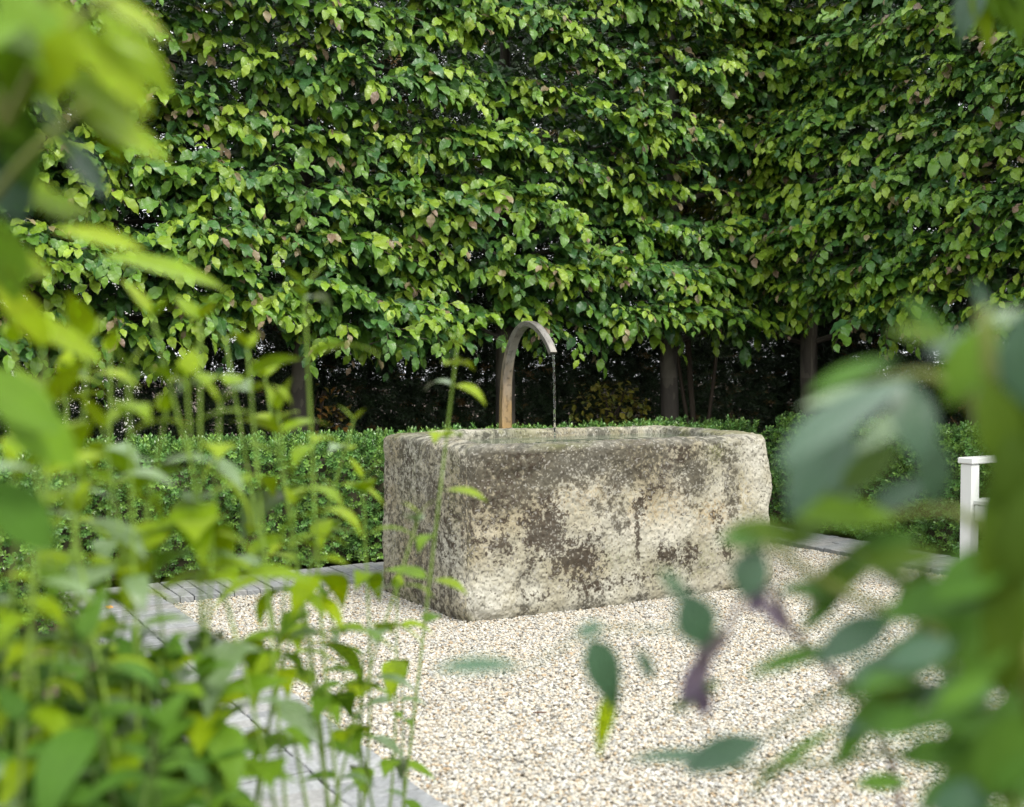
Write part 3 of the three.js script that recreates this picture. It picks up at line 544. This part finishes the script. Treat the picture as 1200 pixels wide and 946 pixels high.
// one upright stem rooted in the soil; nodes carry opposite pairs of arching leaves, each pair crosswise to the last
function perennial(px, py, z, o = {}) {
  z *= 1.2;
  const tip = at(px, py, z), H = tip.y + .03, fam = o.fam ?? 'bright', lean = o.lean ?? rr(-.12, .12), root = V3(tip.x + lean * H * 2, -.03, tip.z + (o.leanZ ?? rr(-.04, .06)) * H);
  const t = thing(o.name ?? 'leafy_perennial', o.label ?? 'tall upright leafy perennial with arching yellow green leaves in the bed', 'plant', root.toArray(), 0, o.group ?? 'tall leafy perennials in the bed');
  const e = tip.clone().sub(root), mid = e.clone().multiplyScalar(.55).add(V3(rr(-.045, .045), 0, rr(-.03, .03)));
  const c = new THREE.CatmullRomCurve3([V3(0, 0, 0), mid, e]);
  part('stem', tube([V3(0, 0, 0), mid, e], [o.stem ?? .0029, .0023, .0012], 7), stemMats[fam], t);
  let a = o.a ?? rr(0, 3.14), y = H - .004, gap = o.gap ?? rr(.07, .092), k = 0; const LM = o.len ?? rr(.074, .102), low = o.low ?? .35;
  const nodes = o.nodes ? o.nodes.map(n => EYE - (n - HORIZON) / FPX * z + .03) : null;
  while (y > H * low && k < 16) {
    const P = c.getPoint(clamp(y / H, 0, 1)), small = k === 0 ? .5 : k === 1 ? .75 : 1;
    for (const s of [0, Math.PI]) {
      if (k > 2 && rnd() < .1) continue;
      const b = a + s + rr(-.25, .25), el = k === 0 ? rr(.7, 1.1) : k === 1 ? rr(.3, .7) : rr(-.3, .55), L = LM * small * rr(.6, 1.2);
      const d = V3(Math.cos(b) * Math.cos(el), Math.sin(el), Math.sin(b) * Math.cos(el));
      const f = k > 0 && rnd() < .2 ? 'pale' : fam === 'bright' && k > 3 ? (rnd() < .5 ? 'mid' : 'bright') : fam;
      const m = part('leaf', k === 0 ? perGeos[3] : perGeos[Math.floor(rnd() * 3)], pick(perMats[f]), t);
      placed(P, d, V3(0, 1, 0).addScaledVector(d, -.3).add(V3(rr(-.2, .2), 0, rr(-.2, .2))), L).decompose(m.position, m.quaternion, m.scale);
    }
    a += Math.PI / 2 + rr(-.2, .2); k++; y = nodes ? (nodes[k] ?? y - gap) : y - gap * rr(.6, 1.4) * (k < 2 ? .7 : 1);
  }
  return t;
}
seed = 777;
const L1 = 'tall upright perennial with arching yellow green leaves in the bed', G1 = 'tall leafy perennials in the bed';
for (const [px, py, z, o] of [
  [357, 338, 1.12, { nodes: [338, 352, 432, 545, 640], a: .1, label: 'tallest leafy perennial stem, its tip rising against the pleached trees' }], [536, 404, 1.35, { nodes: [404, 432, 458, 528, 600], a: .4, lean: -.06, len: .07, low: .55, label: 'leafy perennial stem with its tip beside the bronze spout' }],
  [415, 490, 1.3, { a: .2, low: .6 }], [425, 560, 1.3, { nodes: [560, 582, 640, 690], a: .1, len: .085, low: .5, label: 'perennial stem leafing out beside the near end of the trough' }], [492, 600, 1.3, { nodes: [600, 615, 700], a: .1, len: .07, low: .5, lean: -.1, label: 'perennial stem with leaves crossing the mossy end face of the trough' }],
  [105, 395, .95, {}], [48, 405, .85, {}], [178, 368, 1.0, { a: .2 }], [235, 372, 1.05, { a: .5 }], [290, 405, 1.1, {}], [150, 430, .9, {}], [218, 440, 1.0, {}],
  [258, 470, 1.0, {}], [325, 480, 1.2, {}], [120, 500, .95, {}], [60, 470, .8, {}], [20, 560, .85, {}],
  [75, 440, 1.1, {}], [195, 480, 1.0, {}], [15, 400, 1.0, {}], [130, 410, 1.15, {}], [265, 400, 1.2, {}], [30, 470, 1.05, {}], [310, 440, 1.25, {}], [30, 640, .8, {}], [60, 540, .9, {}],
  [170, 590, 1.0, {}], [345, 590, 1.15, { low: .6 }], [380, 700, 1.35, { fam: 'mid', len: .07, low: .6, label: 'thin short perennial stem standing out against the gravel', group: 'thin stems against the gravel' }], [465, 690, 1.45, { len: .08, low: .55, label: 'thin short perennial stem standing out against the gravel', group: 'thin stems against the gravel' }], [90, 600, .9, {}], [425, 770, 1.45, { fam: 'mid', low: .6, len: .065, label: 'thin short perennial stem standing out against the gravel', group: 'thin stems against the gravel' }], [470, 800, 1.5, { fam: 'mid', low: .5, len: .06, label: 'thin short perennial stem standing out against the gravel', group: 'thin stems against the gravel' }],
]) perennial(px, py, z, { label: L1, group: G1, low: py > 580 ? .35 : .5, ...o });
const L2 = 'low dense leafy perennial, green darkened for shade, filling the bed under the taller stems', G2 = 'low leafy perennials under the taller ones';
for (let i = 0; i < 78; i++) {
  const px = rr(-60, 285), py = rr(705, 930) + Math.max(0, px - 110) * .66, z = rr(.75, 1.3);
  perennial(px, py, z, { name: 'low_perennial', label: L2, group: G2, fam: pick(['mid', 'mid', 'deep', 'deep']), low: .12, len: rr(.075, .105), gap: rr(.035, .05) });  // darker greens put the shade under the taller stems into the leaf colour
}

// ---------------------------------------------------------------- shrubs close to the lens: explicit leaves on branching stems
// leaf: [base px, base py, tip px, tip py, depth, depth change to the tip, width ratio, family, facing(-1 edge .. 1 broadside)]
const broad = leafGeo({ W: 1, rows: 12, prof: ellip, fold: .12, droop: .35, petiole: .05 }), narrow = leafGeo({ W: 1, rows: 12, prof: lance, fold: .2, droop: .5, petiole: .06 });
function closeShrub(name, label, category, root, stems, leaves, near = 1.5, group) {
  const t = thing(name, label, category, root.toArray(), 0, group);
  for (const [fam, r, ...pts] of stems) part('stem', tube(pts.map(p => (p.isVector3 ? p.clone() : at(p[0], p[1], p[2] * near)).sub(root)), [r, r * .55], 7), stemMats[fam], t);
  for (let [bx, by, tx, ty, z, dz, wr, fam, face = .6, kind = 'b'] of leaves) {
    z *= near; const A = at(bx, by, z), B = at(tx, ty, z + dz), d = B.clone().sub(A), L = d.length();
    const toCam = V3(0, EYE, 0).sub(A).normalize(), up = V3(0, 1 - face * .55, 0).addScaledVector(toCam, face).add(V3(rr(-.12, .12), 0, rr(-.12, .12)));
    const m = part('leaf', kind === 'n' ? narrow : broad, pick(perMats[fam]), t); const [x, y, zz] = basisZ(d, up);
    M4().makeBasis(x.multiplyScalar(L * wr * 1.3), y.multiplyScalar(L), zz.multiplyScalar(L)).setPosition(A.sub(root)).decompose(m.position, m.quaternion, m.scale);
  }
  return t;
}
{ // overhanging branch, upper left
  const root = V3(-.72, -.03, -.74);
  closeShrub('overhanging_shrub', 'tall shrub overhanging the bed with broad yellow green leaves out of focus', 'shrub', root, [
    ['olive', .006, root, V3(-.58, .75, -.72), [-60, 300, .48], [30, 60, .46], [90, -80, .46]], ['olive', .003, [10, 150, .46], [60, 60, .45], [150, -10, .45]], ['olive', .003, [-20, 250, .47], [40, 180, .45], [110, 120, .45]]],
    [[95, -10, 200, 45, .45, .02, .42, 'bright', .5], [70, 20, 180, 130, .45, .02, .40, 'bright', .6], [60, 40, 190, 70, .46, .03, .3, 'bright', .4], [40, 70, 170, 150, .46, .02, .36, 'bright', .5], [10, -20, 70, 90, .44, 0, .5, 'mid', .6], [-40, 20, 50, 60, .43, 0, .5, 'olive', .6], [30, 90, 90, 190, .47, .02, .42, 'mid', .4], [0, 100, 45, 220, .47, .02, .4, 'deep', .6], [-30, 130, 30, 260, .47, .02, .42, 'blue', .6], [70, 120, 200, 185, .48, .03, .34, 'bright', .5], [60, 150, 130, 230, .49, .02, .35, 'blue', .5], [-20, 190, 90, 260, .5, .02, .34, 'bright', .5], [20, 230, 110, 250, .5, .02, .36, 'bright', .5], [-30, 290, 60, 320, .52, .02, .44, 'bright', .6], [0, 250, 20, 350, .52, 0, .36, 'mid', .6], [60, 270, 170, 290, .6, .02, .3, 'bright', .5], [110, 300, 260, 330, .75, .02, .25, 'bright', .4], [-50, 70, 30, 30, .42, 0, .5, 'mid', .6], [90, 30, 60, 110, .44, 0, .5, 'bright', .6], [-10, 470, 90, 540, .5, .02, .5, 'mid', .6], [-50, 430, 70, 500, .48, .02, .45, 'mid', .5], [-30, 560, 60, 640, .5, .02, .45, 'deep', .6], [20, -10, 120, 60, .46, .02, .4, 'bright', .6], [-20, 40, 80, 120, .46, .02, .4, 'bright', .6], [30, 10, 30, 130, .45, .02, .42, 'mid', .6], [110, 10, 205, 110, .5, .02, .28, 'bright', .6], [-40, 90, 40, 170, .46, .02, .42, 'mid', .6], [80, 80, 150, 190, .48, .02, .34, 'bright', .6], [-10, 330, 60, 400, .55, .02, .36, 'bright', .6], [20, 370, 120, 420, .6, .02, .32, 'bright', .5]]);
}
{ // big blue green shrub, right
  const root = V3(.48, -.03, -.82), lv = [
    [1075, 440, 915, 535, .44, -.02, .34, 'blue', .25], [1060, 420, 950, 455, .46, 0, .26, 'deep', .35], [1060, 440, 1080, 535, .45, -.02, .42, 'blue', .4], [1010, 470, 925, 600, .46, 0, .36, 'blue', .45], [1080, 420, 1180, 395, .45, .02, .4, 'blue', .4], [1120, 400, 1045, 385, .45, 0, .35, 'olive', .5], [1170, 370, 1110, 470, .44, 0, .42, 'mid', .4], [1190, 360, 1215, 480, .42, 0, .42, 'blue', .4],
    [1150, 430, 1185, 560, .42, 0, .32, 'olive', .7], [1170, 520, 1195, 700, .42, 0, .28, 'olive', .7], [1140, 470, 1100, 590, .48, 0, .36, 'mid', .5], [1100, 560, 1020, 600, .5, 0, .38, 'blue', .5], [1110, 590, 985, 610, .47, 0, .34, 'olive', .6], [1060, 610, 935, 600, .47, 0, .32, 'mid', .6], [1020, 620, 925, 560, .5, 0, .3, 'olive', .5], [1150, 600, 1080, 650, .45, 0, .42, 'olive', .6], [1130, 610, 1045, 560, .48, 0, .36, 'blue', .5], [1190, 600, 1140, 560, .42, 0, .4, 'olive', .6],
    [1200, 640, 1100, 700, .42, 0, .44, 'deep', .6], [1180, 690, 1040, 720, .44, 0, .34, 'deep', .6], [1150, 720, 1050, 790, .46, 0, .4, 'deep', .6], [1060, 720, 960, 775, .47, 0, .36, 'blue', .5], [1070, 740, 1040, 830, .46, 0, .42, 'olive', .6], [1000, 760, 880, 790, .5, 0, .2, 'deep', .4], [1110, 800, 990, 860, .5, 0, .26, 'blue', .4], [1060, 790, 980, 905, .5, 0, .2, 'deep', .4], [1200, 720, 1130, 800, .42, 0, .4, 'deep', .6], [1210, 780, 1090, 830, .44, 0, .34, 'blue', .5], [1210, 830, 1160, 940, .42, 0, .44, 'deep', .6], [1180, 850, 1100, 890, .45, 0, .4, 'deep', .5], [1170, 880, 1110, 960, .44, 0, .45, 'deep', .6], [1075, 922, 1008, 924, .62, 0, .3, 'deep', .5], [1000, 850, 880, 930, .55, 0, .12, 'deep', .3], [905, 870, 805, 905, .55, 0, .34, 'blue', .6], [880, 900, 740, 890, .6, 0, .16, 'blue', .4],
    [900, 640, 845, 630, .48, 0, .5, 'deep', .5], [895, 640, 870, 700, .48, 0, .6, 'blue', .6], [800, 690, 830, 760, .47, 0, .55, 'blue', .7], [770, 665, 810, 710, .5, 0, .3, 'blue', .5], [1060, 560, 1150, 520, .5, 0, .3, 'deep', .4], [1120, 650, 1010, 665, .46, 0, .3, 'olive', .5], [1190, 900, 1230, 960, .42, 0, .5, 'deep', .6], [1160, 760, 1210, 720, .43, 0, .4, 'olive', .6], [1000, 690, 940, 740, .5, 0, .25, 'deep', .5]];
  lv.push([1040, 500, 955, 615, .5, 0, .3, 'blue', .4], [1095, 470, 1005, 525, .5, 0, .32, 'pale', .3], [1090, 455, 940, 470, .52, 0, .2, 'pale', .3], [1120, 430, 1195, 505, .46, 0, .4, 'blue', .4], [1005, 560, 925, 640, .5, 0, .34, 'olive', .5], [1085, 625, 985, 665, .5, 0, .34, 'deep', .5], [1040, 640, 950, 705, .5, 0, .3, 'olive', .5], [1130, 395, 1200, 360, .48, 0, .36, 'pale', .3], [1115, 405, 1060, 350, .48, 0, .3, 'deep', .4], [1160, 380, 1140, 330, .5, 0, .4, 'blue', .4], [960, 640, 860, 615, .5, 0, .3, 'olive', .5], [1060, 520, 985, 575, .48, 0, .36, 'olive', .5], [1085, 500, 1100, 590, .5, 0, .36, 'blue', .4], [1080, 700, 1000, 640, .48, 0, .3, 'olive', .5], [1010, 700, 915, 690, .5, 0, .28, 'deep', .5], [1095, 660, 1060, 730, .48, 0, .4, 'olive', .5]);
  for (const [x, y] of [[1165, 420], [1185, 500], [1170, 590], [1190, 650], [1215, 560], [1205, 440], [1150, 520], [1180, 720]]) lv.push([x, y, x + rr(-25, 25), y + rr(95, 140), rr(.4, .44), 0, rr(.36, .46), 'olive', rr(.4, .8)]);
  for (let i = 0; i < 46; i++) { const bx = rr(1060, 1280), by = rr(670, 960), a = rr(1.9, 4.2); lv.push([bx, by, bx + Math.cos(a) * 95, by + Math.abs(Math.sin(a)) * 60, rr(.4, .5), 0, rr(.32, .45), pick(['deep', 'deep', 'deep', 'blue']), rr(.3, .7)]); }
  const clear = lv.filter(([bx, by, tx, ty]) => { for (let k = 0; k <= 1; k += .25) { const x = mix(bx, tx, k), y = mix(by, ty, k); if (x > 1104 && x < 1166 && y > 520 && y < 625) return false; } return true; });
  closeShrub('glaucous_shrub', 'large shrub with blue green oval leaves out of focus before the bench', 'shrub', root, [
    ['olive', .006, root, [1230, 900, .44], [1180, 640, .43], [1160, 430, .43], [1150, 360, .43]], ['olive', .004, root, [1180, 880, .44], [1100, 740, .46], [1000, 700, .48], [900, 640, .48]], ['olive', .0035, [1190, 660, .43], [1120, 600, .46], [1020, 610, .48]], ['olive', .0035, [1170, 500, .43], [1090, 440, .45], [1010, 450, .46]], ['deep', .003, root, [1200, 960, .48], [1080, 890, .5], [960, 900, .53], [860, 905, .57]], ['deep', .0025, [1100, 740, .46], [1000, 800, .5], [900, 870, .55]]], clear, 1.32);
}
{ // slender drooping stem with narrow grey leaves and a faded flower spike
  const root = V3(.42, -.03, -1.02);
  closeShrub('grey_leaved_stem', 'slender drooping stem with narrow grey green leaves and a faded mauve flower spike', 'plant', root, [
    ['mauve', .003, root, [1050, 900, .62], [930, 740, .55], [900, 690, .5], [880, 695, .5], [850, 745, .48], [815, 810, .48]], ['blue', .0012, [850, 745, .48], [760, 740, .48], [690, 745, .48], [620, 785, .48]]],
    [[620, 786, 508, 784, .46, 0, .22, 'blue', .3], [690, 745, 728, 840, .5, 0, .34, 'blue', .6, 'n'], [728, 800, 696, 895, .62, 0, .2, 'bright', .3, 'n'], [712, 735, 675, 745, .48, 0, .5, 'blue', .5], [745, 760, 768, 800, .5, 0, .35, 'blue', .5], [900, 690, 880, 720, .5, 0, .5, 'mauve', .5], [885, 700, 925, 740, .5, 0, .4, 'mauve', .5], [860, 740, 815, 780, .48, 0, .4, 'mauve', .5], [840, 760, 800, 830, .48, 0, .3, 'mauve', .5], [820, 800, 830, 845, .48, 0, .4, 'mauve', .5], [850, 800, 790, 835, .5, 0, .3, 'olive', .4]]);
}
{ // spray of narrow leaves, upper right
  const root = V3(.78, -.03, -1.05);
  const ws = closeShrub('willowy_shrub', 'tall shrub with narrow leaves hanging at the top beside the bench', 'shrub', root, [
    ['olive', .004, root, V3(.74, 1.0, -1.06), [1290, 60, .72], [1200, -40, .72], [1130, -20, .72]]], [[1130, -10, 1160, 66, .72, 0, .3, 'bright', .4, 'n'], [1140, -15, 1180, 40, .72, 0, .3, 'mid', .5, 'n'], [1140, -15, 1118, 50, .72, 0, .4, 'blue', .5, 'n'], [1160, -30, 1200, 20, .72, 0, .4, 'deep', .5, 'n'], [1175, -25, 1195, 60, .72, 0, .3, 'mid', .4, 'n']]);
  // added crown out of view, placed to shade the plants under it
  const st = [], list = [], c0 = V3(1.15, 1.8, -.75).sub(root);
  for (let i = 0; i < 6; i++) st.push(tube([V3(0, 0, 0), V3(rr(.0, .3), .9, rr(-.2, .25)), c0.clone().add(V3(rr(-.5, .5), rr(-.3, .4), rr(-.4, .4)))], [.012, .004], 6));
  part('added_branches', mergeGeometries(st), twigMat, ws).userData.kind = 'stuff';
  for (let i = 0; i < 1500; i++) { const a = rr(0, 6.283), y = rr(-1, 1), q = Math.pow(rnd(), .4), r = Math.sqrt(1 - y * y) * q, k = rr(.8, 1.2); list.push({ m: placed(c0.clone().add(V3(Math.cos(a) * r * .75, y * q * .5, Math.sin(a) * r * .7)), V3(rr(-1, 1), rr(-.9, .2), rr(-1, 1)), V3(rr(-.5, .5), 1, rr(-.5, .5)), rr(.07, .11)), c: lin(.08 * k, .17 * k, .02 * k) }); }
  copies('crown', perGeos[1], hornWhite, list, ws);
}
console.log('plants done');
renderer.render(scene, camera);
